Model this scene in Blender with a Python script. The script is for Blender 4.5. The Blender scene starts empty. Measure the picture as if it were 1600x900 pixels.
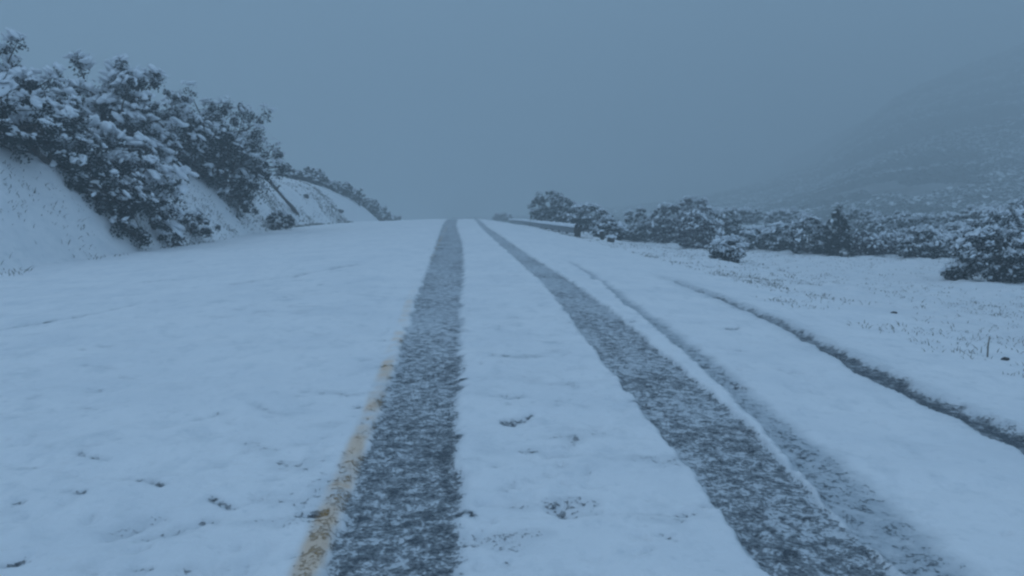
import bpy, math, random
import numpy as np
from mathutils import Vector

# ------------------------------------------------------------------ camera, world, sun, exposure
sc = bpy.context.scene
col = sc.collection
F = 1250.0                      # focal length in photo pixels (1600 wide)
U0, V0 = 720.0, 328.0           # where the road direction and the true horizon sit in the photo
CAM = np.array([0.0, 0.0, 1.35])
yaw = math.atan((800 - U0) / F)
pitch = math.atan((450 - V0) / F)
cd = bpy.data.cameras.new('camera')
cam = bpy.data.objects.new('camera', cd)
col.objects.link(cam)
cam.location = CAM
cam.rotation_euler = (math.pi / 2 - pitch, 0, -yaw)
cd.sensor_width = 36
cd.lens = 36 * F / 1600
cd.clip_end = 5000
cd.clip_start = 0.05
sc.camera = cam

SUN_EL, SUN_AZ = math.radians(48), math.radians(-60)
w = bpy.data.worlds.new('World')
sc.world = w
w.use_nodes = True
wn, wl = w.node_tree.nodes, w.node_tree.links
wn.clear()
wo = wn.new('ShaderNodeOutputWorld')
sky = wn.new('ShaderNodeTexSky')
sky.sky_type = 'NISHITA'
sky.sun_disc = False
sky.sun_elevation = SUN_EL
sky.sun_rotation = SUN_AZ
bg1 = wn.new('ShaderNodeBackground')
bg1.inputs[1].default_value = 0.006
wl.new(sky.outputs[0], bg1.inputs[0])
# the closed cloud deck: an overcast sky is about three times brighter overhead than at the horizon
tc = wn.new('ShaderNodeTexCoord')
sx = wn.new('ShaderNodeSeparateXYZ')
wl.new(tc.outputs['Generated'], sx.inputs[0])
mr = wn.new('ShaderNodeMapRange')
mr.inputs['From Min'].default_value = 0.0
mr.inputs['From Max'].default_value = 1.0
mr.inputs['To Min'].default_value = 0.56
mr.inputs['To Max'].default_value = 1.0
wl.new(sx.outputs['Z'], mr.inputs['Value'])
bg2 = wn.new('ShaderNodeBackground')
bg2.inputs[0].default_value = (0.47, 0.695, 1.0, 1)
SKY_STRENGTH = 0.86
mm = wn.new('ShaderNodeMath')
mm.operation = 'MULTIPLY'
mm.inputs[1].default_value = SKY_STRENGTH
wl.new(mr.outputs[0], mm.inputs[0])
wl.new(mm.outputs[0], bg2.inputs[1])
ads = wn.new('ShaderNodeAddShader')
wl.new(bg1.outputs[0], ads.inputs[0])
wl.new(bg2.outputs[0], ads.inputs[1])
wl.new(ads.outputs[0], wo.inputs[0])

sd = bpy.data.lights.new('sun', 'SUN')
sd.energy = 0.72
sd.angle = math.radians(40)
sd.color = (0.72, 0.86, 1.0)
sun = bpy.data.objects.new('sun', sd)
col.objects.link(sun)
dv = Vector((math.sin(SUN_AZ) * math.cos(SUN_EL), math.cos(SUN_AZ) * math.cos(SUN_EL), math.sin(SUN_EL)))
sun.rotation_euler = dv.to_track_quat('Z', 'Y').to_euler()

sc.view_settings.view_transform = 'Standard'
sc.view_settings.look = 'None'
sc.view_settings.gamma = 1
sc.view_settings.exposure = 0.03
sc.cycles.max_bounces = 5
sc.cycles.diffuse_bounces = 3
sc.cycles.volume_bounces = 2
sc.cycles.filter_width = 2.4
sc.cycles.use_denoising = True

rng = np.random.default_rng(7)
random.seed(7)

# ------------------------------------------------------------------ helpers
def tag(o, label=None, cat=None, group=None, kind=None):
    if label: o['label'] = label
    if cat: o['category'] = cat
    if group: o['group'] = group
    if kind: o['kind'] = kind
    return o

def empty(name, loc):
    o = bpy.data.objects.new(name, None)
    o.empty_display_size = 0.2
    o.location = loc
    col.objects.link(o)
    return o

def np_mesh(name, verts, faces, mat, parent=None, smooth=False, attrs=None):
    """verts (n,3) world coordinates, faces (m,k) of equal size; a child is stored relative to its parent."""
    verts = np.asarray(verts, dtype=np.float64)
    if parent is not None:
        verts = verts - np.array(parent.location)
    faces = np.asarray(faces, dtype=np.int32)
    me = bpy.data.meshes.new(name)
    k = faces.shape[1]
    me.vertices.add(len(verts))
    me.vertices.foreach_set('co', verts.astype(np.float32).ravel())
    me.loops.add(faces.size)
    me.loops.foreach_set('vertex_index', faces.ravel())
    me.polygons.add(len(faces))
    me.polygons.foreach_set('loop_start', np.arange(0, faces.size, k, dtype=np.int32))
    me.polygons.foreach_set('loop_total', np.full(len(faces), k, dtype=np.int32))
    if smooth:
        me.polygons.foreach_set('use_smooth', np.ones(len(faces), dtype=bool))
    me.update(calc_edges=True)
    for nm, val in (attrs or {}).items():
        a = me.attributes.new(nm, 'FLOAT', 'POINT')
        a.data.foreach_set('value', val.astype(np.float32))
    me.materials.append(mat)
    o = bpy.data.objects.new(name, me)
    col.objects.link(o)
    if parent is not None:
        o.parent = parent
    return o

def sstep(a, b, x):
    t = np.clip((np.asarray(x, dtype=float) - a) / (b - a), 0, 1)
    return t * t * (3 - 2 * t)

# smooth value noise on a lattice
_LAT = rng.random((256, 256))
def vnoise(x, y, s=1.0, o=0):
    x = np.asarray(x, dtype=float) * s + 37.3 * o + 1000
    y = np.asarray(y, dtype=float) * s + 71.7 * o + 1000
    xi, yi = np.floor(x).astype(int), np.floor(y).astype(int)
    fx, fy = x - xi, y - yi
    fx = fx * fx * (3 - 2 * fx); fy = fy * fy * (3 - 2 * fy)
    g = lambda a, b: _LAT[a % 256, b % 256]
    return (g(xi, yi) * (1 - fx) + g(xi + 1, yi) * fx) * (1 - fy) + (g(xi, yi + 1) * (1 - fx) + g(xi + 1, yi + 1) * fx) * fy

def fbm(x, y, s, n=3, o=0):
    r, a, t = 0, 1.0, 0
    for i in range(n):
        r = r + a * vnoise(x, y, s * 2 ** i, o + i)
        t += a; a *= 0.5
    return r / t

# ------------------------------------------------------------------ terrain
TOE, EDGE = -10.3, 6.0
Yk = [-30, 3, 4.5, 8, 15, 28, 38, 48, 56, 66, 80, 100, 140, 220, 600]
Zc = [0, 0, .08, .22, .33, .47, .60, .71, .72, .60, .20, -.5, -2.2, -5, -8]
Yl = [-30, 5, 18, 27, 44, 58, 92, 110, 140, 220, 600]
Zl = [-.25, -.2, -.11, 0, .28, .28, .15, -.4, -1.8, -4.5, -8]
Yr = [-30, 5, 8, 20, 38, 60, 80, 120, 220, 600]
Zr = [-.2, -.16, -.14, -.10, -.08, -.06, -.15, -1.0, -4, -8]
_yy = np.linspace(-60, 700, 7601)
def _smooth(xs, zs):
    z = np.interp(_yy, xs, zs)
    k = np.hanning(61); k /= k.sum()          # 6 m window
    zp = np.pad(z, 30, mode='edge')
    return np.convolve(zp, k, mode='valid')
_zc, _zl, _zr = _smooth(Yk, Zc), _smooth(Yl, Zl), _smooth(Yr, Zr)

def bank_top(y):
    return np.interp(y, [-40, 0, 15, 25, 45, 60, 75, 95, 112, 128, 145], [3.2, 4.0, 4.8, 4.6, 4.0, 4.0, 4.1, 3.5, 2.4, 1.0, 0])

def ground(x, y):
    x = np.asarray(x, dtype=float); y = np.asarray(y, dtype=float)
    c, l, r = np.interp(y, _yy, _zc), np.interp(y, _yy, _zl), np.interp(y, _yy, _zr)
    z = c + (l - c) * sstep(-1.0, -11.5, x) * (x < 0) + (r - c) * sstep(.8, 7.0, x) * (x > 0)
    # left: cut bank
    toe = TOE + .5 * (vnoise(y, y * 0, .09, 3) - .5) * 2
    t = np.clip(toe - x, 0, None)
    H = bank_top(y) + .5 * (vnoise(x, y, .12, 5) - .5)
    rise = H * (1 - np.exp(-(t / 2.1) ** 1.35 * .55 * 1.7))
    z = z + np.where(t > 0, np.clip(rise, 0, None) + .35 * (fbm(x, y, .45, 3, 9) - .5) * np.clip(t / 1.5, 0, 1), 0)
    z = z + np.clip(t - 8, 0, None) * .03
    # right: verge falling to the field
    s = np.clip(x - EDGE, 0, None)
    fall = sstep(0, 6.5, s)
    field = -1.0 + .22 * (fbm(x, y, .13, 2, 12) - .5)
    field = np.where(y > 80, field - (y - 80) * .012, field)
    z = z * (1 - fall) + field * fall + (.20 * (fbm(x, y, .9, 3, 14) - .5) + .22 * (fbm(x, y, 2.3, 3, 17) - .45)) * np.clip(s / 1.0, 0, 1)
    return z

def ray(u, v):
    """world direction of a photo pixel"""
    cx, cy = (u - 800) / F, (450 - v) / F
    fw = np.array([math.sin(yaw) * math.cos(pitch), math.cos(yaw) * math.cos(pitch), -math.sin(pitch)])
    rt = np.array([math.cos(yaw), -math.sin(yaw), 0])
    up = np.cross(rt, fw)
    return fw + cx * rt + cy * up

def at(u, v):
    """the point of the ground sheet seen at a photo pixel"""
    d = ray(u, v)
    t = np.concatenate([np.linspace(.8, 12, 4000), np.linspace(12, 160, 9000)])
    P = CAM[None] + t[:, None] * d[None]
    below = P[:, 2] < ground(P[:, 0], P[:, 1])
    i = np.argmax(below) if below.any() else len(t) - 1
    return P[i]

def on_depth(u, v, D):
    """the point at distance D ahead (world y) seen at a photo pixel"""
    d = ray(u, v)
    return CAM + d * (D / d[1])

# tracks pressed into the snow, as edge lines on the ground
def edge(pts):
    P = np.array([at(u, v)[:2] for u, v in pts])
    P = P[np.argsort(P[:, 1])]
    # carry the first direction towards and behind the camera
    d0 = (P[2] - P[0]) / max(P[2][1] - P[0][1], .01)
    P = np.vstack([P[0] - d0 * (P[0][1] + 12), P])
    return P
T1L = edge([(484, 895), (533, 780), (568, 690), (603, 590), (639, 490), (666, 420), (680, 380), (690, 352)])
T1R = edge([(735, 895), (733, 780), (731, 690), (730, 600), (729, 500), (730, 420), (726, 380), (715, 352)])
T2L = edge([(1190, 895), (1140, 820), (1060, 712), (1000, 640), (935, 560), (880, 482), (845, 440), (806, 405), (780, 382), (750, 354)])
T2R = edge([(1410, 895), (1334, 822), (1236, 725), (1143, 635), (1060, 566), (1007, 522), (953, 479), (900, 442), (856, 415), (830, 399), (790, 372), (762, 354)])
T3L = edge([(1407, 895), (1328, 827), (1264, 755), (1191, 672), (1144, 624), (1097, 577), (1051, 535), (1004, 497), (967, 468), (938, 440)])
T3R = edge([(1550, 895), (1455, 809), (1336, 718), (1247, 655), (1199, 620), (1140, 571), (1076, 522), (1007, 477), (975, 455), (950, 437)])
T4L = edge([(1590, 706), (1540, 683), (1487, 654), (1433, 629), (1380, 602), (1327, 579), (1273, 545), (1220, 514), (1140, 477), (1065, 446)])
T4R = edge([(1590, 664), (1540, 643), (1487, 620), (1433, 596), (1380, 570), (1327, 547), (1273, 520), (1220, 496), (1140, 466), (1060, 438)])
YL = edge([(478, 895), (514, 800), (547, 720), (576, 650), (602, 580), (627, 510), (643, 460)])

def band(x, y, L, R, soft=.03, wob=.03, o=0, softr=None):
    xl, xr = np.interp(y, L[:, 1], L[:, 0]), np.interp(y, R[:, 1], R[:, 0])
    n = (vnoise(x, y, 6, 20 + o) - .5) * 2 * wob + (vnoise(x, y, 22, 21 + o) - .5) * wob
    return sstep(0, soft, x - xl + n) * sstep(0, softr or soft, xr - x + n)

# marks in the snow: (u, v of one end, u, v of the other, half width m, depth m, how bare)
MARKS = [(196, 750, 232, 753, .014, .03, .75), (232, 753, 256, 758, .016, .03, .8), (333, 776, 366, 789, .018, .03, .7),
         (0, 878, 34, 873, .02, .03, .45), (103, 768, 130, 773, .014, .02, .55), (0, 694, 40, 694, .02, .02, .25),
         (120, 705, 150, 713, .014, .02, .4), (150, 714, 168, 717, .012, .02, .3), (130, 636, 150, 640, .02, .02, .3),
         (188, 586, 206, 588, .02, .02, .3), (58, 608, 108, 605, .02, .014, .14), (130, 570, 178, 576, .02, .014, .22),
         (305, 652, 350, 647, .02, .016, .3), (395, 632, 425, 640, .025, .018, .3), (322, 492, 352, 494, .03, .02, .3),
         (260, 520, 282, 522, .03, .016, .2), (185, 828, 250, 803, .035, .028, .28), (228, 838, 330, 812, .04, .032, .30),
         (470, 802, 505, 803, .02, .03, .7), (455, 872, 470, 862, .02, .016, .3), (398, 880, 420, 860, .025, .016, .15),
         (545, 634, 560, 634, .014, .02, .5), (590, 571, 620, 571, .02, .02, .7), (470, 690, 530, 672, .02, .012, .1),
         (770, 620, 785, 620, .02, .016, .5), (795, 620, 822, 619, .022, .02, .55), (785, 656, 805, 653, .02, .02, .55),
         (805, 653, 830, 645, .02, .02, .5), (765, 555, 802, 554, .02, .016, .3), (868, 780, 888, 800, .025, .03, .6),
         (835, 772, 870, 788, .02, .02, .25), (888, 795, 960, 796, .016, .02, .26), (1000, 797, 1075, 802, .016, .022, .3),
         (1075, 802, 1100, 798, .014, .02, .2), (870, 625, 918, 636, .02, .014, .2), (1150, 546, 1160, 547, .03, .03, .6),
         (1215, 577, 1232, 581, .025, .03, .6), (1138, 512, 1150, 512, .03, .02, .4), (1150, 601, 1165, 603, .03, .03, .6),
         (1165, 532, 1172, 533, .02, .02, .3), (1020, 497, 1034, 499, .04, .02, .4), (0, 512, 110, 495, .055, .035, .48),
         (110, 495, 232, 470, .045, .03, .36), (370, 442, 452, 431, .07, .03, .45), (220, 440, 300, 435, .06, .02, .32),
         (452, 431, 560, 412, .06, .03, .3), (0, 463, 60, 461, .03, .02, .12), (15, 652, 60, 655, .02, .012, .12),
         (700, 596, 722, 596, .03, .0, .9), (632, 592, 660, 588, .03, 0, .9), (625, 668, 650, 655, .05, 0, .9),
         (665, 700, 690, 712, .05, 0, .8), (608, 760, 622, 765, .04, 0, 1.), (640, 808, 690, 800, .035, 0, 1.),
         (708, 802, 735, 802, .025, 0, .9), (640, 835, 665, 848, .045, 0, 1.), (650, 870, 665, 885, .05, 0, 1.),
         (560, 870, 575, 872, .04, 0, .7), (560, 800, 582, 796, .03, 0, .7), (1115, 710, 1145, 718, .025, 0, .9),
         (1265, 800, 1300, 812, .035, 0, .9), (990, 630, 1020, 632, .03, 0, .8), (1160, 790, 1200, 812, .04, 0, .8),
         (1240, 700, 1262, 712, .03, 0, .5), (40, 340, 60, 350, .03, 0, .0)]
MK = []
for a, b, c, d, hw, dep, bare in MARKS:
    p, q = at(a, b)[:2], at(c, d)[:2]
    MK.append((p, q, hw, dep, bare))
for k in range(480):      # small pits, prints and scuffs where clumps and drips fell
    u, v = random.uniform(-300, 620), random.uniform(430, 1000)
    if k % 3 == 0: u, v = random.uniform(745, 1050), random.uniform(420, 1000)
    if k % 11 == 0: u, v = random.uniform(1100, 1600), random.uniform(520, 900)
    p = at(u, v)[:2]
    q = p + np.array([random.gauss(0, .045), random.gauss(0, .02)]) * (.5 + p[1] / 9)
    MK.append((p, q, random.uniform(.008, .02) * (.6 + p[1] / 9), random.uniform(.010, .03), random.choice([0, .05, .1, .15, .2, .3])))

def rows():
    ys = [-40., -30, -22, -16, -12, -9, -7, -5.5, -4, -3, -2, -1, 0, .8, 1.4]
    y = 1.6
    while y < 700:
        ys.append(y)
        y += max(.012, .0085 * y) if y < 130 else .04 * y
    return np.array(ys)
ys = rows()
NS = 900
s = np.linspace(-1, 1, NS)
W = 2.6 * (5.5 + .95 * np.clip(ys, 0, None))
X = W[:, None] * (np.sinh(3 * s) / np.sinh(3))[None]
Y = np.repeat(ys[:, None], NS, 1)
# make the columns nearest the road's two edges run along them, so road and ground can share that border
Z = ground(X, Y)
bare = np.zeros_like(Z)
inside = (X > TOE - 1) & (X < EDGE + .3)
b1 = band(X, Y, T1L, T1R, .045, .035, 0, .10)
b2 = band(X, Y, T2L, T2R, .035, .022, 1)
b3 = band(X, Y, T3L, T3R, .04, .03, 2, .16) * sstep(17.5, 15, Y)
b4 = band(X, Y, T4L, T4R, .12, .06, 3) * sstep(15.5, 13.5, Y)
patch = fbm(X, Y, 1.6, 3, 30)
near = sstep(9, 3.2, Y)
c1 = b1 * (.34 + .15 * near + .28 * (patch - .5))
c2 = b2 * (.31 + .10 * near + .36 * (patch - .5))
c3 = b3 * (.19 + .05 * near + .26 * (patch - .5))
c4 = b4 * (.38 + .22 * sstep(13, 5, Y) + .6 * (fbm(X, Y, 9, 3, 33) - .5))
slush = np.maximum.reduce([b1 * .62, b2 * .60, b3 * .72, b4 * .70])
x4 = (np.interp(Y, T4L[:, 1], T4L[:, 0]) + np.interp(Y, T4R[:, 1], T4R[:, 0])) / 2
slush = np.maximum(slush, .5 * np.exp(-((X - x4 + .08 * (fbm(X, Y, 4, 2, 39) - .5)) / .20) ** 2) * sstep(16, 13, Y))
def across(L, R):
    a, b = np.interp(Y, L[:, 1], L[:, 0]), np.interp(Y, R[:, 1], R[:, 0])
    return (X - a) / (b - a)
for c_, (L_, R_), o_ in ((c1, (T1L, T1R), 0), (c2, (T2L, T2R), 1), (c3, (T3L, T3R), 2)):
    t_ = np.clip(across(L_, R_), -1, 2)
    c_ *= 1 + .22 * (vnoise(t_ * 6.5, Y * .12, 1, 35 + o_) - .5) - .10 * np.exp(-((t_ - .55) / .12) ** 2) * sstep(5, 14, Y)
bare = np.maximum.reduce([c1, c2, c3, c4])
scuff = sstep(.56, .78, fbm(X, Y * 1.6, 3.6, 3, 37)) * sstep(.42, .6, fbm(X, Y, .9, 2, 38)) * sstep(16, 6, Y)
bare = np.maximum(bare, .20 * scuff * (1 - np.clip(b1 + b2 + b3 + b4, 0, 1)) * (X < 1.6))
rut = np.maximum.reduce([b1 * .022, b2 * .028, b3 * .020, b4 * .045])
Z = Z - rut * inside
# thrown-up lips beside the ruts
for L, R, f, yr in ((T1L, T1R, .006, 90), (T2L, T2R, .004, 90), (T3L, T3R, .004, 17), (T4L, T4R, .014, 14)):
    for E in (L, R):
        dx = X - np.interp(Y, E[:, 1], E[:, 0])
        Z += f * np.exp(-(dx / .05) ** 2) * (1 - np.clip(b1 + b2 + b3 + b4, 0, 1)) * (Y < yr) * (.5 + vnoise(X, Y, 7, 41))
# the wave of slush between the second and third rut
for p, q, hw, dep, br in MK:
    lo = min(p[1], q[1]) - .5; hi = max(p[1], q[1]) + .5
    i0, i1 = np.searchsorted(ys, lo), np.searchsorted(ys, hi)
    xs_, ys_ = X[i0:i1], Y[i0:i1]
    if xs_.size == 0: continue
    d = q - p; L2 = max(d @ d, 1e-8)
    t = np.clip(((xs_ - p[0]) * d[0] + (ys_ - p[1]) * d[1]) / L2, 0, 1)
    wob = (vnoise(xs_, ys_, 14, 50) - .5) * hw * 3 + (vnoise(xs_, ys_, 45, 51) - .5) * hw * 1.6
    dist = np.hypot(xs_ - p[0] - t * d[0], ys_ - p[1] - t * d[1] + wob)
    hw = hw * (1 + .03 * p[1])
    m = np.exp(-(dist / (hw * 1.5)) ** 2)
    Z[i0:i1] -= dep * m
    core = np.exp(-(dist / hw) ** 2)
    bare[i0:i1] = np.maximum(bare[i0:i1], min(br, .6) * core * (.7 + .8 * vnoise(xs_, ys_, 30, 52)))
# the snow's own soft relief
soft = (fbm(X, Y, 1.3, 3, 60) - .5) * .045 + (fbm(X, Y, 6.0, 3, 63) - .5) * .024
soft += (fbm(X * .5 + Y * .2, Y, 3.2, 3, 66) - .5) * .026 - .020 * sstep(.60, .78, fbm(X, Y * 1.4, 2.6, 3, 68))
Z += soft * (1 - .6 * np.clip(b1 + b2, 0, 1))
xl = np.interp(Y, YL[:, 1], YL[:, 0])
yel = np.exp(-((X - xl + .012 * (vnoise(X, Y, 9, 70) - .5)) / .052) ** 4) * (Y < 40)
tint = yel * (.26 + .34 * sstep(7, 3, Y) + 1.3 * (fbm(X, Y, 6, 3, 72) - .5)) * sstep(13, 5, Y)
tint = np.clip(tint, 0, .62)
thin_y = yel * (.22 + .14 * sstep(4.6, 2.9, Y) + .4 * (fbm(X, Y, 9, 3, 73) - .5)) * sstep(8, 4, Y)
bare = np.maximum(bare, np.clip(thin_y, 0, 1))

def surf_mat(name, road=True):
    m = bpy.data.materials.new(name); m.use_nodes = True
    n, l = m.node_tree.nodes, m.node_tree.links
    b = n['Principled BSDF']
    geo = n.new('ShaderNodeNewGeometry')
    def noise(scale, det=3, rough=.6, sy=1.0):
        mp = n.new('ShaderNodeMapping'); mp.inputs['Scale'].default_value = (1, sy, 1)
        l.new(geo.outputs['Position'], mp.inputs[0])
        t = n.new('ShaderNodeTexNoise'); t.inputs['Scale'].default_value = scale
        t.inputs['Detail'].default_value = det; t.inputs['Roughness'].default_value = rough
        l.new(mp.outputs[0], t.inputs['Vector']); return t.outputs[0]
    def math_(op, a, b_=None, c=None, clamp=False):
        t = n.new('ShaderNodeMath'); t.operation = op; t.use_clamp = clamp
        for i, q in enumerate((a, b_, c)):
            if q is None: continue
            if isinstance(q, (int, float)): t.inputs[i].default_value = q
            else: l.new(q, t.inputs[i])
        return t.outputs[0]
    def mix(f, a, c):
        t = n.new('ShaderNodeMix'); t.data_type = 'RGBA'
        if isinstance(f, (int, float)): t.inputs[0].default_value = f
        else: l.new(f, t.inputs[0])
        for i, q in ((6, a), (7, c)):
            if isinstance(q, tuple): t.inputs[i].default_value = q
            else: l.new(q, t.inputs[i])
        return t.outputs[2]
    fine, mid, big = noise(55, 4, .65), noise(15, 3, .6), noise(1.1, 4, .6)
    patchy = noise(4.5, 4, .65, .7)
    snow = mix(math_('MULTIPLY_ADD', math_('SUBTRACT', big, .42), 2.6, .0, clamp=True), (.92, .93, .95, 1), (.80, .83, .87, 1))
    snow = mix(math_('MULTIPLY_ADD', math_('SUBTRACT', patchy, .52), 3.0, .0, clamp=True), snow, (.70, .74, .78, 1))
    snow = mix(math_('MULTIPLY_ADD', math_('SUBTRACT', mid, .58), 3.0, .0, clamp=True), snow, (.68, .72, .76, 1))
    if road:
        at_ = n.new('ShaderNodeAttribute'); at_.attribute_name = 'bare'
        ay = n.new('ShaderNodeAttribute'); ay.attribute_name = 'yellow'
        sp = math_('ADD', math_('MULTIPLY', math_('SUBTRACT', fine, .5), 2.3), math_('MULTIPLY', math_('SUBTRACT', mid, .5), 1.7))
        f = math_('ADD', at_.outputs['Fac'], math_('MULTIPLY', sp, .62))
        f = math_('MULTIPLY_ADD', math_('SUBTRACT', f, .51), 2.2, .38, clamp=True)
        gate = math_('MULTIPLY', at_.outputs['Fac'], 7.0, clamp=True)
        f = math_('MULTIPLY', f, gate)
        asph = mix(math_('MULTIPLY', fine, 1.0), (.045, .062, .082, 1), (.14, .165, .19, 1))
        under = mix(ay.outputs['Fac'], asph, (.66, .36, .08, 1))
        asl = n.new('ShaderNodeAttribute'); asl.attribute_name = 'slush'
        slush = math_('MAXIMUM', math_('MULTIPLY', at_.outputs['Fac'], 1.0, clamp=True), math_('MULTIPLY', asl.outputs['Fac'], math_('MULTIPLY_ADD', mid, 1.2, .4)))
        slushc = mix(slush, snow, (.36, .42, .47, 1))
        att = n.new('ShaderNodeAttribute'); att.attribute_name = 'tint'
        slushc = mix(att.outputs['Fac'], slushc, (.82, .52, .28, 1))
        colr = mix(f, slushc, under)
        l.new(colr, b.inputs['Base Color'])
        l.new(math_('MULTIPLY_ADD', f, -.35, .8), b.inputs['Roughness'])
        h = math_('ADD', math_('MULTIPLY', f, -1.0), math_('MULTIPLY', mid, .5))
    else:
        l.new(snow, b.inputs['Base Color'])
        b.inputs['Roughness'].default_value = .85
        h = math_('ADD', math_('MULTIPLY', fine, .5), mid)
    bp = n.new('ShaderNodeBump'); bp.inputs['Strength'].default_value = .9; bp.inputs['Distance'].default_value = .022
    l.new(h, bp.inputs['Height']); l.new(bp.outputs[0], b.inputs['Normal'])
    b.inputs['Specular IOR Level'].default_value = .25
    return m
M_ROAD = surf_mat('snowy_road', True)
M_SNOWGROUND = surf_mat('snowy_ground', False)

idx = np.arange(len(ys) * NS).reshape(len(ys), NS)
quads = np.stack([idx[:-1, :-1], idx[:-1, 1:], idx[1:, 1:], idx[1:, :-1]], -1)
xc = (X[:-1, :-1] + X[1:, 1:]) / 2
isroad = (xc > TOE) & (xc < EDGE)
V = np.stack([X.ravel(), Y.ravel(), Z.ravel()], -1)
def sheet(name, mask, mat, attrs):
    q = quads[mask]
    used, inv = np.unique(q.ravel(), return_inverse=True)
    o = np_mesh(name, V[used], inv.reshape(-1, 4), mat, None, True, {k: a.ravel()[used] for k, a in attrs.items()})
    return o
tag(sheet('road', isroad, M_ROAD, {'bare': bare, 'yellow': yel, 'tint': tint, 'slush': slush}), 'snow covered road with dark wheel tracks running to the crest', 'road', kind='structure')
tag(sheet('ground', ~isroad, M_SNOWGROUND, {}), 'snow covered bank, verge and field on both sides of the road', 'ground', kind='structure')

# ------------------------------------------------------------------ materials of the plants
def simple(name, c1, c2, scale=6, rough=.8, bump=0):
    m = bpy.data.materials.new(name); m.use_nodes = True
    n, l = m.node_tree.nodes, m.node_tree.links
    b = n['Principled BSDF']
    g = n.new('ShaderNodeNewGeometry')
    t = n.new('ShaderNodeTexNoise'); t.inputs['Scale'].default_value = scale; t.inputs['Detail'].default_value = 3
    l.new(g.outputs['Position'], t.inputs['Vector'])
    r = n.new('ShaderNodeMapRange'); r.inputs['From Min'].default_value = .35; r.inputs['From Max'].default_value = .65
    l.new(t.outputs[0], r.inputs['Value'])
    x = n.new('ShaderNodeMix'); x.data_type = 'RGBA'
    x.inputs[6].default_value = (*c1, 1); x.inputs[7].default_value = (*c2, 1)
    l.new(r.outputs[0], x.inputs[0]); l.new(x.outputs[2], b.inputs['Base Color'])
    b.inputs['Roughness'].default_value = rough
    b.inputs['Specular IOR Level'].default_value = .2
    if bump:
        bp = n.new('ShaderNodeBump'); bp.inputs['Strength'].default_value = bump; bp.inputs['Distance'].default_value = .02
        l.new(t.outputs[0], bp.inputs['Height']); l.new(bp.outputs[0], b.inputs['Normal'])
    return m
M_LEAF = simple('dark_leaves', (.010, .020, .021), (.026, .037, .035), 5)
M_LEAF_B = simple('brown_leaves', (.030, .027, .036), (.055, .046, .054), 5)
M_BARK = simple('bark', (.045, .036, .030), (.09, .075, .065), 20, bump=.5)
M_SNOW = simple('clinging_snow', (.80, .84, .89), (.88, .91, .95), 8, .9, bump=.4)
M_STEEL = simple('galvanised_steel', (.15, .17, .19), (.24, .26, .28), 9, .5)
M_POST = simple('dark_timber', (.05, .045, .04), (.09, .08, .07), 14, bump=.4)
M_ROCK = simple('dark_rock', (.05, .05, .055), (.10, .10, .10), 12, bump=.6)
M_STRAW = simple('dry_stems', (.13, .13, .12), (.28, .26, .23), 3)

M_WEED = simple('dark_weeds', (.05, .05, .045), (.12, .11, .09), 3)

# snow lump templates
def ico(sub):
    import bmesh
    bm = bmesh.new(); bmesh.ops.create_icosphere(bm, subdivisions=sub, radius=1)
    v = np.array([x.co[:] for x in bm.verts]); f = np.array([[q.index for q in p.verts] for p in bm.faces])
    bm.free(); return v, f
ICO_V, ICO_F = ico(2)
TEMPL = []
for k in range(8):
    n_ = ICO_V
    amp = 1 + .22 * np.sin(n_ @ rng.normal(0, 2.6, 3) + k) + .18 * np.sin(n_ @ rng.normal(0, 4.5, 3) + 2 * k)
    TEMPL.append(n_ * amp[:, None])

def lumps(C, size, flat, direc, droop):
    """snow cushions: C centres (n,3), size (n,), flattening, horizontal direction (n,), pitch down (n,)"""
    vs, fs, off = [], [], 0
    for k in range(8):
        sel = np.arange(k, len(C), 8)
        if not len(sel): continue
        T = TEMPL[k]
        L = T[None] * np.stack([size[sel] * 1.5, size[sel] * .85, size[sel] * flat[sel]], -1)[:, None]
        cp, sp = np.cos(droop[sel])[:, None], np.sin(droop[sel])[:, None]
        x = L[..., 0] * cp + L[..., 2] * sp
        z = -L[..., 0] * sp + L[..., 2] * cp
        ca, sa = np.cos(direc[sel])[:, None], np.sin(direc[sel])[:, None]
        P = np.stack([x * ca - L[..., 1] * sa, x * sa + L[..., 1] * ca, z], -1) + C[sel][:, None]
        nv = len(T)
        vs.append(P.reshape(-1, 3))
        fs.append((ICO_F[None] + (np.arange(len(sel)) * nv)[:, None, None] + off).reshape(-1, 3))
        off += len(sel) * nv
    return np.vstack(vs), np.vstack(fs)

def leaf_quads(P, N, L, Wd):
    """one folded leaf spray (a quad) per point: P centre, N normal, L length, Wd width"""
    a = rng.normal(size=P.shape); a -= (a * N).sum(1, keepdims=True) * N
    a /= np.linalg.norm(a, axis=1, keepdims=True) + 1e-9
    b = np.cross(N, a)
    p0 = P - a * L[:, None]; p2 = P + a * L[:, None]
    p1 = P + b * Wd[:, None] + N * (Wd * .4)[:, None]; p3 = P - b * Wd[:, None] + N * (Wd * .4)[:, None]
    v = np.stack([p0, p1, p2, p3], 1).reshape(-1, 3)
    return v, np.arange(len(v)).reshape(-1, 4)

def tubes(segs, sides=6):
    """tapered limbs: list of (p, q, r0, r1)"""
    vs, fs, off = [], [], 0
    for p, q, r0, r1 in segs:
        p, q = np.array(p, float), np.array(q, float)
        d = q - p; d /= np.linalg.norm(d) + 1e-9
        a = np.cross(d, [0, 0, 1.0]) if abs(d[2]) < .9 else np.cross(d, [1.0, 0, 0])
        a /= np.linalg.norm(a); b = np.cross(d, a)
        an = np.arange(sides) * 2 * math.pi / sides
        ring = np.cos(an)[:, None] * a + np.sin(an)[:, None] * b
        vs += [p + ring * r0, q + ring * r1]
        i = np.arange(sides); j = (i + 1) % sides
        fs.append(np.stack([i, j, j + sides, i + sides], -1) + off)
        off += 2 * sides
    return np.vstack(vs), np.vstack(fs)

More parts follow.
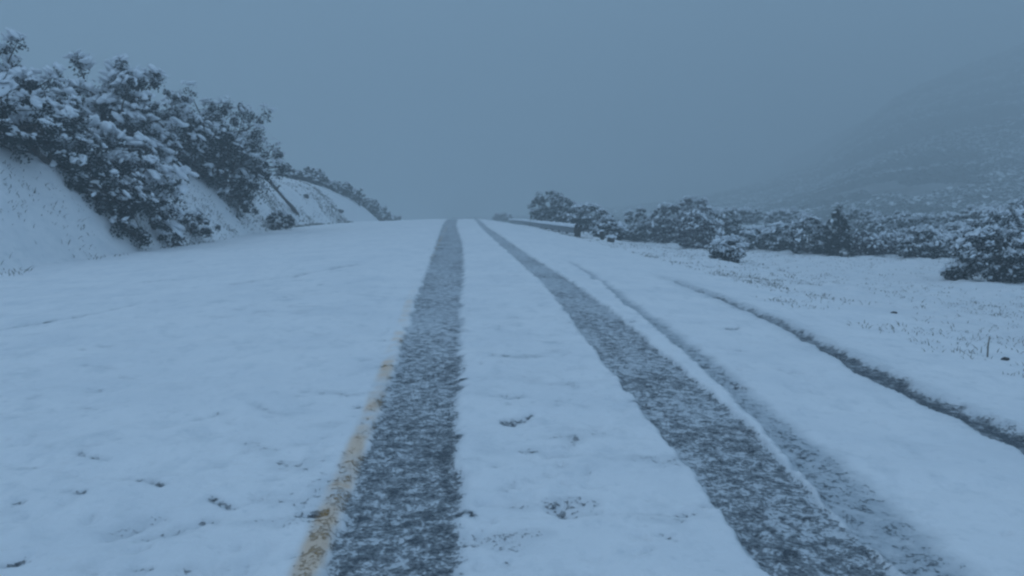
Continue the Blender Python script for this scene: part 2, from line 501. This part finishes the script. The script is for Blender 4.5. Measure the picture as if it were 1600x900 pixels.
def curve_limb(p, q, r0, r1, n=5, bend=.12):
    p, q = np.array(p, float), np.array(q, float)
    Ln = np.linalg.norm(q - p)
    off = rng.normal(0, bend * Ln, 3)
    pts = [p + (q - p) * t + off * math.sin(math.pi * t) + (rng.normal(0, .02 * Ln, 3) if 0 < t < 1 else 0) for t in np.linspace(0, 1, n + 1)]
    rr = np.linspace(r0, r1, n + 1)
    return [(pts[i], pts[i + 1], rr[i], rr[i + 1]) for i in range(n)], pts

def plant(name, label, cat, group, base, lobes, clump=.35, dens=1.0, leaves=70, leaf=.055, snow=1.0, mat=None,
          trunk_r=.07, twigs=0, shell=.62, lump=.10, hang=0.0, gap=.35, cone=False):
    """lobes: (cx,cy,cz,rx,ry,rz) in world; base: root on the ground"""
    mat = mat or M_LEAF
    root = empty(name, base)
    tag(root, label, cat, group)
    C, R, OUT = [], [], []
    segs = []
    base = np.array(base, float)
    for (cx, cy, cz, rx, ry, rz) in lobes:
        area = 4 * math.pi * ((rx * ry) ** 1.6 / 3 + (rx * rz) ** 1.6 / 3 + (ry * rz) ** 1.6 / 3) ** (1 / 1.6)
        n = max(6, int(dens * area / (clump * clump * 2.2)))
        c = np.array([cx, cy, cz]); r = np.array([rx, ry, rz])
        d = rng.normal(size=(n, 3)); d /= np.linalg.norm(d, axis=1, keepdims=True)
        rad = shell + (1.02 - shell) * rng.random(n) ** .6
        # an uneven outline: some directions reach further, some fall short
        la = 1.35 if clump > .35 else .55
        lob = 1 + la * .22 * np.sin(d @ rng.normal(0, 3, 3) + rng.random() * 6) + la * .14 * np.sin(d @ rng.normal(0, 6, 3) + rng.random() * 6)
        pos = c + d * r * (rad * lob)[:, None]
        if not cone and clump > .35:
            ns = max(3, n // 6)
            k = rng.integers(0, n, ns)
            stick = pos[k] + (pos[k] - c) * rng.uniform(.04, .18, (ns, 1)) + np.array([0, 0, 1.]) * rng.uniform(0, .22, (ns, 1)) * rz
            pos = np.vstack([pos, stick]); d = np.vstack([d, d[k]]); n = n + ns
        if cone:
            k = np.clip((pos[:, 2] - (cz - rz)) / (2 * rz), 0, 1)
            pos[:, :2] = c[:2] + (pos[:, :2] - c[:2]) * (1.25 - 1.05 * k)[:, None]
        keep = rng.random(n) > gap * (vnoise(pos[:, 0] * 1.3 + pos[:, 2], pos[:, 1] + pos[:, 2] * 1.7, 1 / clump / 2, 80) > .55)
        pos, d = pos[keep], d[keep]
        gz = ground(pos[:, 0], pos[:, 1])
        ok = pos[:, 2] > gz + clump * .15
        pos, d = pos[ok], d[ok]
        C.append(pos); OUT.append(d)
        # limbs towards the clumps
        hub = c - np.array([0, 0, rz * .35])
        sg, pts = curve_limb(base - [0, 0, .15], hub, trunk_r, trunk_r * .55, 5, .07)
        segs += sg
        for j in range(0, len(pos), max(1, len(pos) // 26)):
            s0 = pts[rng.integers(2, 6)]
            sg2, _ = curve_limb(s0, pos[j], trunk_r * .38, trunk_r * .07, 4, .10)
            segs += sg2
    C = np.vstack(C); OUT = np.vstack(OUT)
    n = len(C)
    cr = clump * (.40 + .75 * rng.random(n) ** 1.3)
    # leaves
    lp = rng.normal(size=(n, leaves, 3)); lp /= np.linalg.norm(lp, axis=2, keepdims=True)
    lp *= (rng.random((n, leaves, 1)) ** .45)
    lp[..., 2] *= .75
    rel = lp.copy()
    P = C[:, None] + lp * cr[:, None, None]
    if hang:
        P[..., 2] -= hang * rng.random((n, leaves)) * cr[:, None] * 1.4
    P = P.reshape(-1, 3); rel = rel.reshape(-1, 3)
    N = rng.normal(size=P.shape) + rel * .9; N /= np.linalg.norm(N, axis=1, keepdims=True)
    L = leaf * (.7 + .8 * rng.random(len(P))); Wd = L * (.35 + .25 * rng.random(len(P)))
    v, f = leaf_quads(P, N, L, Wd)
    np_mesh('foliage', v, f, mat, root)
    # wood
    for j in range(twigs):
        c = C[rng.integers(n)]
        e = c + np.array([rng.normal(0, .15), rng.normal(0, .15), rng.uniform(.2, .6)]) * clump * 2.2
        segs.append((c, e, .012, .004))
    v, f = tubes(segs, 6)
    np_mesh('trunk', v, f, M_BARK, root, True)
    # clinging snow: cushions on the clumps and loaded sprays on their upper side
    if snow > 0:
        m = max(1, int(round(9 * snow)))
        q = rng.normal(size=(n, m, 3)); q /= np.linalg.norm(q, axis=2, keepdims=True)
        q[..., 2] = np.abs(q[..., 2]) * .75 + .15
        PC = (C[:, None] + q * cr[:, None, None] * .95).reshape(-1, 3)
        load = np.repeat(.45 + .55 * np.clip(OUT[:, 2] + .35, 0, 1), m)
        kp = rng.random(len(PC)) < load
        PC = PC[kp]
        outd = np.arctan2(np.repeat(OUT[:, 1], m), np.repeat(OUT[:, 0], m))[kp] + rng.normal(0, .7, len(PC))
        size = lump * (.35 + 1.0 * rng.random(len(PC)) ** 1.8) * np.repeat(np.clip(cr / clump, .45, 1.1), m)[kp]
        v1, f1 = lumps(PC, size, .35 + .3 * rng.random(len(PC)), outd, rng.uniform(.0, .9, len(PC)))
        up = rel[:, 2] + .25 * rng.normal(size=len(rel))
        ls = np.repeat(.35 + .65 * np.clip(OUT[:, 2] + .5, 0, 1), leaves)
        sel = (up > .10) & (rng.random(len(P)) < .8 * snow * ls)
        if sel.sum() == 0: sel[:3] = True
        PS = P[sel] + [0, 0, leaf * .25]
        NS_ = N[sel] * .5 + [0, 0, .9]; NS_ /= np.linalg.norm(NS_, axis=1, keepdims=True)
        v2, f2 = leaf_quads(PS, NS_, L[sel] * 1.05, Wd[sel] * 1.25)
        f2 = np.vstack([f2[:, [0, 1, 2]], f2[:, [0, 2, 3]]])
        np_mesh('snow_load', np.vstack([v1, v2]), np.vstack([f1, f2 + len(v1)]), M_SNOW, root, True)
    return root

def lobe(u, v, ru, rv, D, deep=1.0):
    """an ellipsoid whose middle is seen at photo pixel (u, v) at distance D, with its real half sizes"""
    p = on_depth(u, v, D)
    rx, rz = ru / F * D, rv / F * D
    return (p[0], p[1], p[2], rx, (rx + rz) / 2 * deep, rz)

def lobe_on(u, v, ru, rv, off=.6):
    D = min(float(at(u, v)[1]), 22 + .045 * max(u, 0) + 2) - off
    return lobe(u, v, ru, rv, D)

def root_at(u, D, dx=0):
    p = on_depth(u, V0, D)
    return (p[0] + dx, p[1], float(ground(p[0] + dx, p[1])) - .02)

# ------------------------------------------------------------------ the trees on the left bank
LG = 'snow laden trees on the left bank'
plant('evergreen_tree', 'tall snow laden evergreen tree cut off by the left edge of the photo', 'tree', LG,
      root_at(-30, 28), [lobe(-15, 100, 36, 52, 28), lobe(45, 148, 46, 36, 27.5), lobe(-50, 170, 80, 80, 29), lobe_on(10, 190, 60, 42, 1.0), lobe_on(75, 190, 46, 36, 1.0)],
      clump=.42, leaves=80, snow=1.3, trunk_r=.14, lump=.15, hang=.5, twigs=40, dens=.9)
plant('evergreen_tree', 'snowy evergreen tree with two pointed tops rising highest in the middle of the bank group', 'tree', LG,
      root_at(205, 33), [lobe(158, 165, 40, 46, 33.5), lobe(214, 158, 32, 52, 33), lobe(195, 235, 84, 58, 33), lobe_on(150, 235, 50, 46, 1.0), lobe_on(205, 290, 52, 52, 1.2), lobe_on(240, 345, 34, 32, .5)],
      clump=.40, leaves=80, snow=1.3, trunk_r=.16, lump=.15, hang=.6, twigs=60, dens=.9)
plant('evergreen_tree', 'dark leaning snowy tree overhanging the bank at the right end of the tree group', 'tree', LG,
      root_at(345, 41), [lobe(270, 215, 40, 48, 36.5), lobe(300, 215, 46, 52, 38), lobe(350, 205, 52, 50, 39), lobe(400, 248, 38, 38, 40), lobe(383, 296, 32, 40, 39.5), lobe(330, 258, 50, 40, 38.5)],
      clump=.42, leaves=75, snow=.8, trunk_r=.15, lump=.12, hang=.6, twigs=50, dens=.85)
plant('evergreen_tree', 'low dark tree with drooping snowy branches lying against the snowy slope below the tall ones', 'tree', LG,
      tuple(at(95, 255)), [lobe_on(20, 195, 40, 30), lobe_on(70, 215, 52, 36), lobe_on(112, 262, 48, 38), lobe_on(155, 300, 46, 38), lobe_on(196, 338, 42, 36)],
      clump=.36, leaves=90, snow=.60, trunk_r=.12, lump=.12, hang=.9, twigs=20, dens=1.0, mat=M_LEAF)
plant('evergreen_shrub', 'small dark shrub with drooping leaves at the foot of the bank trees', 'shrub', 'shrubs on the left bank',
      root_at(300, 31.5), [lobe(298, 352, 34, 20, 31.5)], clump=.2, leaves=60, leaf=.04, snow=.6, trunk_r=.04, lump=.08, hang=.5)
plant('round_shrub', 'small round grey shrub alone beside the road where the bank trees end', 'shrub', 'shrubs on the left bank',
      root_at(437, 43), [lobe(437, 346, 22, 15, 43)], clump=.17, leaves=90, leaf=.03, snow=.45, trunk_r=.03, lump=.05, gap=.1, twigs=60)
for (u, ru, rv, D, sn, lb) in [
    (452, 20, 9, 74, .8, 'low hazy shrub on the bank top just right of the leaning tree'),
    (470, 16, 7, 78, .9, 'low hazy shrub left of the tallest shrub on the far bank'),
    (490, 19, 17, 82, .7, 'hazy twiggy shrub standing tallest on the far end of the bank'),
    (512, 17, 7, 86, .9, 'low hazy shrub just right of the tallest shrub on the far bank'),
    (536, 15, 11, 90, .4, 'small dark hazy shrub at the left of two joined far shrubs'),
    (556, 15, 14, 94, .7, 'hazy shrub at the right of two joined far shrubs'),
    (576, 17, 13, 104, .8, 'hazy shrub where the far bank runs down to the road'),
    (591, 16, 13, 112, .8, 'faint hazy shrub at the very foot of the far bank'),
    (610, 16, 9, 120, .7, 'faint low shrub rightmost at the far end of the bank')]:
    p = on_depth(u, V0, D)
    g0 = float(ground(p[0], p[1]))
    rx, rz = ru / F * D, rv / F * D
    plant('far_shrub', lb, 'shrub', 'far shrubs on the bank top', (p[0], p[1], g0 - .02),
          [(p[0], p[1], g0 + rz * .55, rx, rx, rz), (p[0] - rx * .6, p[1] + .8, g0 + rz * .2, rx * .7, rx * .7, rz * .7)],
          clump=.34, leaves=60, leaf=.10, snow=sn, trunk_r=.05, lump=.12, twigs=30, dens=1.3, gap=.15)

# leaning dead trunk
def leaning():
    lo = at(464, 333)
    hi = on_depth(398, 258, 43)
    root = empty('dead_tree', (float(lo[0]), float(lo[1]), float(lo[2])))
    tag(root, 'bare dead trunk leaning out of the bank trees, thick end down near the round shrub', 'dead tree')
    mid = lo + (hi - lo) * .55
    s1 = [(lo - [0, 0, .1], lo + (hi - lo) * .14 + [0, 0, .03], .17, .14), (lo + (hi - lo) * .14 + [0, 0, .03], lo + (hi - lo) * .33, .14, .08),
          (lo + (hi - lo) * .33, mid, .08, .07), (mid, lo + (hi - lo) * .8 + [0, 0, .08], .09, .12), (lo + (hi - lo) * .8 + [0, 0, .08], hi, .12, .16)]
    v, f = tubes(s1, 9)
    np_mesh('trunk', v, f, M_BARK, root, True)
    e = on_depth(438, 290, 48.5)
    v, f = tubes([(mid, (mid + e) / 2 + [0, 0, .08], .07, .05), ((mid + e) / 2 + [0, 0, .08], e, .05, .035)], 7)
    np_mesh('branch', v, f, M_BARK, root, True)
    ts = np.linspace(.05, .95, 40)
    C = lo[None] + (hi - lo)[None] * ts[:, None] + [0, 0, .15] + rng.normal(0, .02, (40, 3))
    a = math.atan2(hi[1] - lo[1], hi[0] - lo[0])
    v, f = lumps(C, np.full(40, .09), np.full(40, .5), np.full(40, a), np.full(40, -.25))
    np_mesh('snow_load', v, f, M_SNOW, root, True)
leaning()

# ------------------------------------------------------------------ shrubs of the field on the right
RG = 'snow covered shrubs beyond the right verge'
HEDGE = [  # u, v, ru, rv, D, snow, material, style, label
    (862, 324, 33, 20, 70, .40, 0, 0, 'dark rounded shrub just behind the guardrail'),
    (893, 338, 24, 17, 66, .6, 0, 0, 'lighter snowy shrub between the dark rounded one and the guardrail end'),
    (925, 345, 28, 22, 54, 1.0, 0, 0, 'grey snow covered shrub right of the guardrail end'),
    (950, 358, 22, 16, 48, 1.1, 0, 0, 'low snowy shrub behind the two short dark posts'),
    (1003, 350, 26, 22, 60, .95, 0, 0, 'snowy shrub leftmost of the row along the field edge'),
    (1046, 348, 28, 26, 57, .6, 1, 1, 'dark purplish shrub with thin bare twigs on top, second in the row'),
    (1082, 330, 28, 18, 64, .8, 1, 1, 'tall pale twiggy shrub rising behind the purplish ones'),
    (1092, 364, 33, 26, 49, .55, 1, 0, 'brownish dark shrub leaning left at the open field corner'),
    (1128, 352, 32, 22, 53, .5, 0, 0, 'dark green snowy shrub behind the small front shrub'),
    (1136, 397, 25, 23, 33, 1.25, 0, 0, 'small rounded snow capped shrub standing alone in front of the row'),
    (1185, 372, 30, 17, 47, 1.6, 0, 0, 'pale snow covered shrub right of the small front shrub'),
    (1222, 370, 26, 20, 45, 1.4, 0, 0, 'pale frosty shrub left of the group around the dark cone shaped shrub'),
    (1262, 372, 33, 28, 41, .75, 0, 0, 'bushy snow flecked shrub touching the dark cone shaped shrub'),
    (1309, 360, 21, 34, 39, .10, 0, 2, 'dark almost snow free cone shaped shrub'),
    (1345, 385, 28, 19, 39, .5, 1, 0, 'low brown shrub right of the dark cone shaped shrub'),
    (1388, 382, 32, 18, 40, 1.3, 1, 0, 'snowy brownish shrub left of the field hollow'),
    (1445, 384, 36, 26, 36, .65, 0, 0, 'dark based snowy shrub above the dip in the open snow'),
    (1500, 376, 36, 20, 46, 1.5, 0, 0, 'pale snow covered shrub behind the large right hand one'),
    (1566, 394, 66, 48, 25, 1.0, 0, 0, 'large spreading snowy shrub at the right edge of the photo'),
    (1478, 388, 26, 20, 37, 1.1, 0, 0, 'frosted shrub between the dip in the open snow and the large right hand shrub'),
    (1528, 396, 30, 26, 32, 1.1, 1, 0, 'brownish frosted shrub tucked behind the left side of the large right hand shrub'),
    (1504, 425, 26, 17, 26, 1.0, 0, 0, 'low snowy sprig of a shrub left of the large right hand one'),
    (1640, 380, 70, 55, 27, .9, 0, 0, 'big snowy shrub cut off by the right edge of the photo'),
    (1150, 338, 40, 12, 78, 1.2, 0, 0, 'faint pale shrub in the back row above the small front shrub'),
    (1230, 342, 42, 14, 74, 1.2, 0, 0, 'faint pale shrub in the back row left of the cone shaped one'),
    (1345, 346, 36, 16, 66, 1.2, 0, 0, 'faint pale shrub in the back row right of the cone shaped one'),
    (1405, 352, 44, 18, 58, 1.2, 0, 0, 'frosty shrub in the back row above the brownish ones'),
    (1470, 352, 40, 18, 60, 1.2, 0, 0, 'faint frosty shrub in the back row above the dip in the snow'),
    (1555, 345, 60, 22, 52, 1.2, 0, 0, 'frosty shrub in the back row above the large right hand one'),
    (1620, 335, 50, 30, 50, 1.2, 0, 0, 'frosty back row shrub reaching past the right edge of the photo'),
    (784, 339, 13, 5, 140, .8, 0, 0, 'tiny faint shrub behind the far end of the guardrail'),
    (980, 366, 18, 9, 62, 1.2, 0, 0, 'very low frosty shrub between the guardrail shrubs and the row'),
]
for (u, v, ru, rv, D, sn, mt, st, lb) in HEDGE:
    q = lobe(u, v, ru * 1.08, rv * 1.08, D)
    g0 = float(ground(q[0], q[1]))
    big = max(q[3], q[5])
    # reach down to the snow
    lobes = [q]
    if q[2] - q[5] > g0 + .1 and D < 75:
        lobes.append((q[0], q[1] - .1, (q[2] + g0) / 2 - .05, q[3] * .92, q[4], max(.25, (q[2] - g0) * .55)))
    if st != 2:
        k = random.choice([-1, 1])
        lobes.append((q[0] + k * q[3] * .55, q[1] - q[4] * .2, q[2] - q[5] * .25, q[3] * .55, q[4] * .7, q[5] * .75))
    plant('shrub' if st != 2 else 'cone_shrub', lb, 'shrub', RG, (q[0], q[1], g0 - .02), lobes,
          clump=min(.34, .20 + .05 * big + (.08 if D > 50 else 0)), leaves=65, leaf=.042 if D < 45 else .058, snow=sn * 1.2 if sn > .45 else sn, mat=(M_LEAF, M_LEAF_B)[mt],
          trunk_r=.05, lump=.07 if D < 45 else .085, twigs=90 if st == 1 else 22, cone=(st == 2), hang=.35, dens=1.15, gap=.22)

# ------------------------------------------------------------------ guardrail
def guardrail():
    ysr = [42.6 + 3.81 * k for k in range(17)]
    xr = lambda y: 6.05 + .004 * (y - 42) ** 1.0
    top = lambda y: float(np.interp(y, [42, 52, 62, 78, 95, 115], [.42, .37, .32, .26, .14, -.10]))
    root = empty('guardrail', (xr(ysr[0]), ysr[0], float(ground(xr(ysr[0]), ysr[0]))))
    tag(root, 'snow topped steel guardrail curving away along the right road edge', 'guardrail')
    prof = [(-.00, .0), (-.02, -.03), (-.085, -.06), (-.085, -.11), (-.01, -.155), (-.085, -.20), (-.085, -.25), (-.02, -.28), (0, -.31)]
    vs, fs = [], []
    yy = np.linspace(ysr[0] - .5, ysr[-1] + .3, 60)
    m = len(prof)
    for k, y in enumerate(yy):
        for th in (0, .006):
            for a, b in prof:
                vs.append((xr(y) + a + th, y, top(y) + b))
    for k in range(len(yy) - 1):
        for j in range(m - 1):
            for sft in (0, m):
                a = k * 2 * m + sft + j; fs.append((a, a + 1, a + 2 * m + 1, a + 2 * m))
        for j in (0, m - 1):
            a = k * 2 * m + j; fs.append((a, a + m, a + 3 * m, a + 2 * m))
    np_mesh('rail', vs, fs, M_STEEL, root)
    for y in ysr:
        x = xr(y) + .10; g = float(ground(x, y)) - .3; t = top(y) - .01
        box_part('post', (x, y, (g + t) / 2), (.14, .14, t - g), M_POST, root)
    # fishtail end piece
    y0 = yy[0]; x0 = xr(y0)
    v = []
    for a, dz0, dz1 in ((0, .0, -.31), (.18, .02, -.33), (.36, .0, -.36), (.46, -.05, -.42)):
        v += [(x0 - .085 + a * .25, y0 - a, top(y0) + dz0), (x0 - .085 + a * .25, y0 - a, top(y0) + dz1),
              (x0 - .02 + a * .25, y0 - a, top(y0) + dz1), (x0 - .02 + a * .25, y0 - a, top(y0) + dz0)]
    f = []
    for k in range(3):
        for j in range(4):
            a = 4 * k + j; b = 4 * k + (j + 1) % 4; f.append((a, b, b + 4, a + 4))
    f += [(0, 3, 2, 1), (12, 13, 14, 15)]
    np_mesh('end_piece', v, f, M_POST, root)
    box_part('end_post', (x0 + .10, y0 - .1, top(y0) - .36), (.30, .26, .72), M_POST, root)
    # snow lying along the top
    vs, fs = [], []
    for k, y in enumerate(np.linspace(yy[0] - .3, yy[-1], 180)):
        h = .20 + .03 * math.sin(y * 3.1) * math.sin(y * 1.3)
        wd = .13 + .02 * math.sin(y * 2.2)
        for j in range(7):
            an = math.pi * j / 6
            vs.append((xr(y) + .02 + wd * math.cos(an), y, top(y) + .004 + h * math.sin(an)))
    for k in range(179):
        for j in range(6):
            a = 7 * k + j; fs.append((a, a + 1, a + 8, a + 7))
        fs.append((7 * k + 6, 7 * k, 7 * k + 7, 7 * k + 13))
    np_mesh('snow_load', vs, fs, M_SNOW, root, True)

def box_part(name, c, sz, mat, parent, bev=.012):
    import bmesh
    bm = bmesh.new()
    bmesh.ops.create_cube(bm, size=1)
    for q in bm.verts:
        q.co = Vector((q.co.x * sz[0], q.co.y * sz[1], q.co.z * sz[2]))
    bmesh.ops.bevel(bm, geom=list(bm.edges), offset=bev, segments=2, affect='EDGES')
    me = bpy.data.meshes.new(name); 
    off = Vector(c) - (parent.location if parent else Vector((0, 0, 0)))
    for q in bm.verts: q.co += off
    bm.to_mesh(me); bm.free()
    me.materials.append(mat)
    o = bpy.data.objects.new(name, me); col.objects.link(o)
    if parent: o.parent = parent
    return o
guardrail()

# the two short dark posts right of the rail
def short_post(u, v, D, w_, h_, tilt, label):
    p = on_depth(u, v, D)
    g = float(ground(p[0], p[1]))
    root = empty('short_post', (p[0], p[1], g))
    tag(root, label, 'post', 'short posts right of the guardrail')
    o = box_part('shaft', (p[0], p[1], g + h_ / 2 - .08), (w_, w_ * .9, h_ + .16), M_POST, root)
    C = np.array([[p[0], p[1], g + h_ + .02], [p[0] + .03, p[1], g + h_ + .03]])
    vv, ff = lumps(C, np.array([w_ * .55, w_ * .5]), np.array([.5, .5]), np.zeros(2), np.zeros(2))
    np_mesh('snow_cap', vv, ff, M_SNOW, root, True)
    root.rotation_euler = (0, tilt, 0)
short_post(941, 376, 38, .16, .42, -.15, 'left of two short dark posts in the snow right of the guardrail, taller and thin')
short_post(954, 382, 36, .30, .26, .1, 'right of two short dark posts in the snow right of the guardrail, squat and wide')

# thin stake and little rocks on the verge
p = at(1543, 556)
stk = empty('stake', tuple(p)); tag(stk, 'thin pale stake standing in the snow near the right edge of the verge', 'stake')
v, f = tubes([(p - [0, 0, .1], p + [.0, 0, .10], .009, .008), (p + [.0, 0, .10], p + [.012, 0, .20], .008, .006)], 7)
np_mesh('shaft', v, f, M_STRAW, stk, True)
v, f = lumps(np.array([p + [.012, 0, .203]]), np.array([.012]), np.array([.6]), np.zeros(1), np.zeros(1))
np_mesh('snow_cap', v, f, M_SNOW, stk, True)
for (u, v_, sz, lb) in [(1570, 562, .028, 'dark stone half buried in the snow beside the thin stake'),
                        (1396, 490, .035, 'small dark stone in the grassy verge below the right shrubs'),
                        (275, 384, .13, 'dark stone at the foot of the bank below the evergreen trees'),
                        (477, 308, .22, 'small dark stone on the far white bank above the dead trunk'),
                        (530, 331, .25, 'dark stone low on the far white bank')]:
    p = at(u, v_)
    t = TEMPL[random.randrange(8)] * np.array([1.3, 1, .75]) * sz + p + [0, 0, sz * .2]
    o = np_mesh('stone', t - p, ICO_F, M_ROCK, None, False)
    o.location = tuple(p)
    tag(o, lb, 'stone', 'stones showing through the snow')

# ------------------------------------------------------------------ ground cover: stems poking out of the snow
def stems(name, label, pts, hmin, hmax, mat, per=6, spread=.12):
    vs, fs = [], []
    k = 0
    for (x, y) in pts:
        sc_ = random.uniform(.5, 1.3)
        for j in range(random.randint(2, per)):
            bx, by = x + random.gauss(0, spread), y + random.gauss(0, spread)
            bz = float(ground(bx, by)) - .03
            h = random.uniform(hmin, hmax) * sc_
            dx, dy = random.gauss(0, .7) * h, random.gauss(0, .7) * h
            w_ = .003 + .0004 * max(y, 0) * random.uniform(.4, 1)
            vs += [(bx - w_, by, bz), (bx + w_, by, bz), (bx + dx * .5 + w_ * .8, by + dy * .5, bz + h * .65), (bx + dx * .5 - w_ * .8, by + dy * .5, bz + h * .65),
                   (bx + dx + w_ * .3, by + dy, bz + h), (bx + dx - w_ * .3, by + dy, bz + h)]
            fs += [(k, k + 1, k + 2, k + 3), (k + 3, k + 2, k + 4, k + 5)]
            k += 6
    o = np_mesh(name, vs, fs, mat)
    tag(o, label, 'grass', kind='stuff')
pts = []
while len(pts) < 6500:
    y = random.uniform(5, 60) if random.random() < .6 else random.uniform(5, 18)
    x = (4.7 if y < 12 else EDGE - .5) + random.random() ** 1.2 * 18
    if vnoise(x, y, .7, 90) > random.uniform(.1, .8) and x < .75 * y + 4: pts.append((x, y))
stems('verge_grass', 'thin dry stems poking through the snow of the right verge', pts, .02, .075, M_STRAW, 4, .09)
pts = []
while len(pts) < 2300:
    y = random.uniform(12, 75); x = TOE + .4 - abs(random.gauss(0, 1)) * 1.9
    if vnoise(x, y, .6, 91) > random.uniform(.25, .8): pts.append((x, y))
stems('bank_grass', 'dry grass and weeds poking through the snow at the foot of the left bank', pts, .03, .15, M_WEED, 5, .14)

# ------------------------------------------------------------------ hillside on the right, far in the haze
SK = [(600, 352), (900, 338), (1080, 316), (1200, 288), (1290, 248), (1350, 205), (1410, 160), (1500, 118), (1600, 76), (1900, -20), (2600, -60)]
def hill(x, y):
    a = x / np.maximum(y, 1) * F + U0
    vv = np.interp(a, [q[0] for q in SK], [q[1] for q in SK])
    H = np.clip(8 + (V0 - vv) / F * 520.0, 0, 160)
    r = np.clip((y - 78) / 442.0, 0, 1) ** 1.4
    z = -7 + H * r + (fbm(x, y, .018, 4, 100) - .5) * 8 * np.clip(r * 3, 0, 1) * np.clip(H / 40, 0, 1)
    return z
hy = np.linspace(80, 760, 260); hx = np.linspace(-60, 1000, 320)
HX, HY = np.meshgrid(hx, hy)
HZ = hill(HX, np.minimum(HY, 525)) - np.clip(HY - 525, 0, None) * .15
M_HILL = simple('snowy_hillside', (.10, .10, .10), (.30, .32, .34), .10, .9, bump=.3)
i = np.arange(HX.size).reshape(HX.shape)
q = np.stack([i[:-1, :-1], i[:-1, 1:], i[1:, 1:], i[1:, :-1]], -1).reshape(-1, 4)
tag(np_mesh('hills', np.stack([HX.ravel(), HY.ravel(), HZ.ravel()], -1), q, M_HILL, None, True),
    'hazy snow covered hillside rising to the right behind the shrubs', 'hill', kind='structure')
n = 60000
py_ = 88 + 435 * rng.random(n) ** 1.6; px_ = rng.uniform(-.02, 1.05, n) * py_
kp = fbm(px_, py_, .045, 3, 110) > .33
px_, py_ = px_[kp], py_[kp]
pz_ = hill(px_, py_)
sz = rng.uniform(.5, 1.5, len(px_)) * (.7 + py_ / 400)
m = 8
d = rng.normal(size=(len(px_), m, 3)); d /= np.linalg.norm(d, axis=2, keepdims=True); d[..., 2] = abs(d[..., 2])
P = (np.stack([px_, py_, pz_], -1)[:, None] + d * sz[:, None, None]).reshape(-1, 3)
N = d.reshape(-1, 3)
L = np.repeat(sz, m) * .55
v, f = leaf_quads(P, N, L, L * .7)
tag(np_mesh('hillside_scrub', v, f, M_LEAF), 'dark scrub scattered over the hazy right hillside', 'scrub', kind='stuff')
sel = rng.random(len(P)) < .55 * sstep(.46, .62, fbm(P[:, 0] + .3 * P[:, 1], P[:, 1] * .35, .07, 3, 120))
v, f = leaf_quads(P[sel] + [0, 0, .25], N[sel] * .3 + [0, 0, .9], L[sel], L[sel] * .7)
tag(np_mesh('hillside_snow', v, f, M_SNOW), 'snow lying on the scrub of the hazy right hillside', 'snow', kind='stuff')

# ------------------------------------------------------------------ haze
HAZE_DENSITY = .0053
lo, hi = (-900, -120, -14.0), (1500, 900, 215.0)
vs = [(x, y, z) for x in (lo[0], hi[0]) for y in (lo[1], hi[1]) for z in (lo[2], hi[2])]
fs = [(0, 1, 3, 2), (4, 6, 7, 5), (0, 4, 5, 1), (2, 3, 7, 6), (0, 2, 6, 4), (1, 5, 7, 3)]
mh = bpy.data.materials.new('haze'); mh.use_nodes = True
n_ = mh.node_tree.nodes; n_.clear()
ho = n_.new('ShaderNodeOutputMaterial'); pv = n_.new('ShaderNodeVolumePrincipled')
pv.inputs['Color'].default_value = (.86, .955, .98, 1)
pv.inputs['Density'].default_value = HAZE_DENSITY
mh.node_tree.links.new(pv.outputs[0], ho.inputs['Volume'])
tag(np_mesh('haze', vs, fs, mh), 'cold grey blue winter haze filling the air', 'haze', kind='stuff')
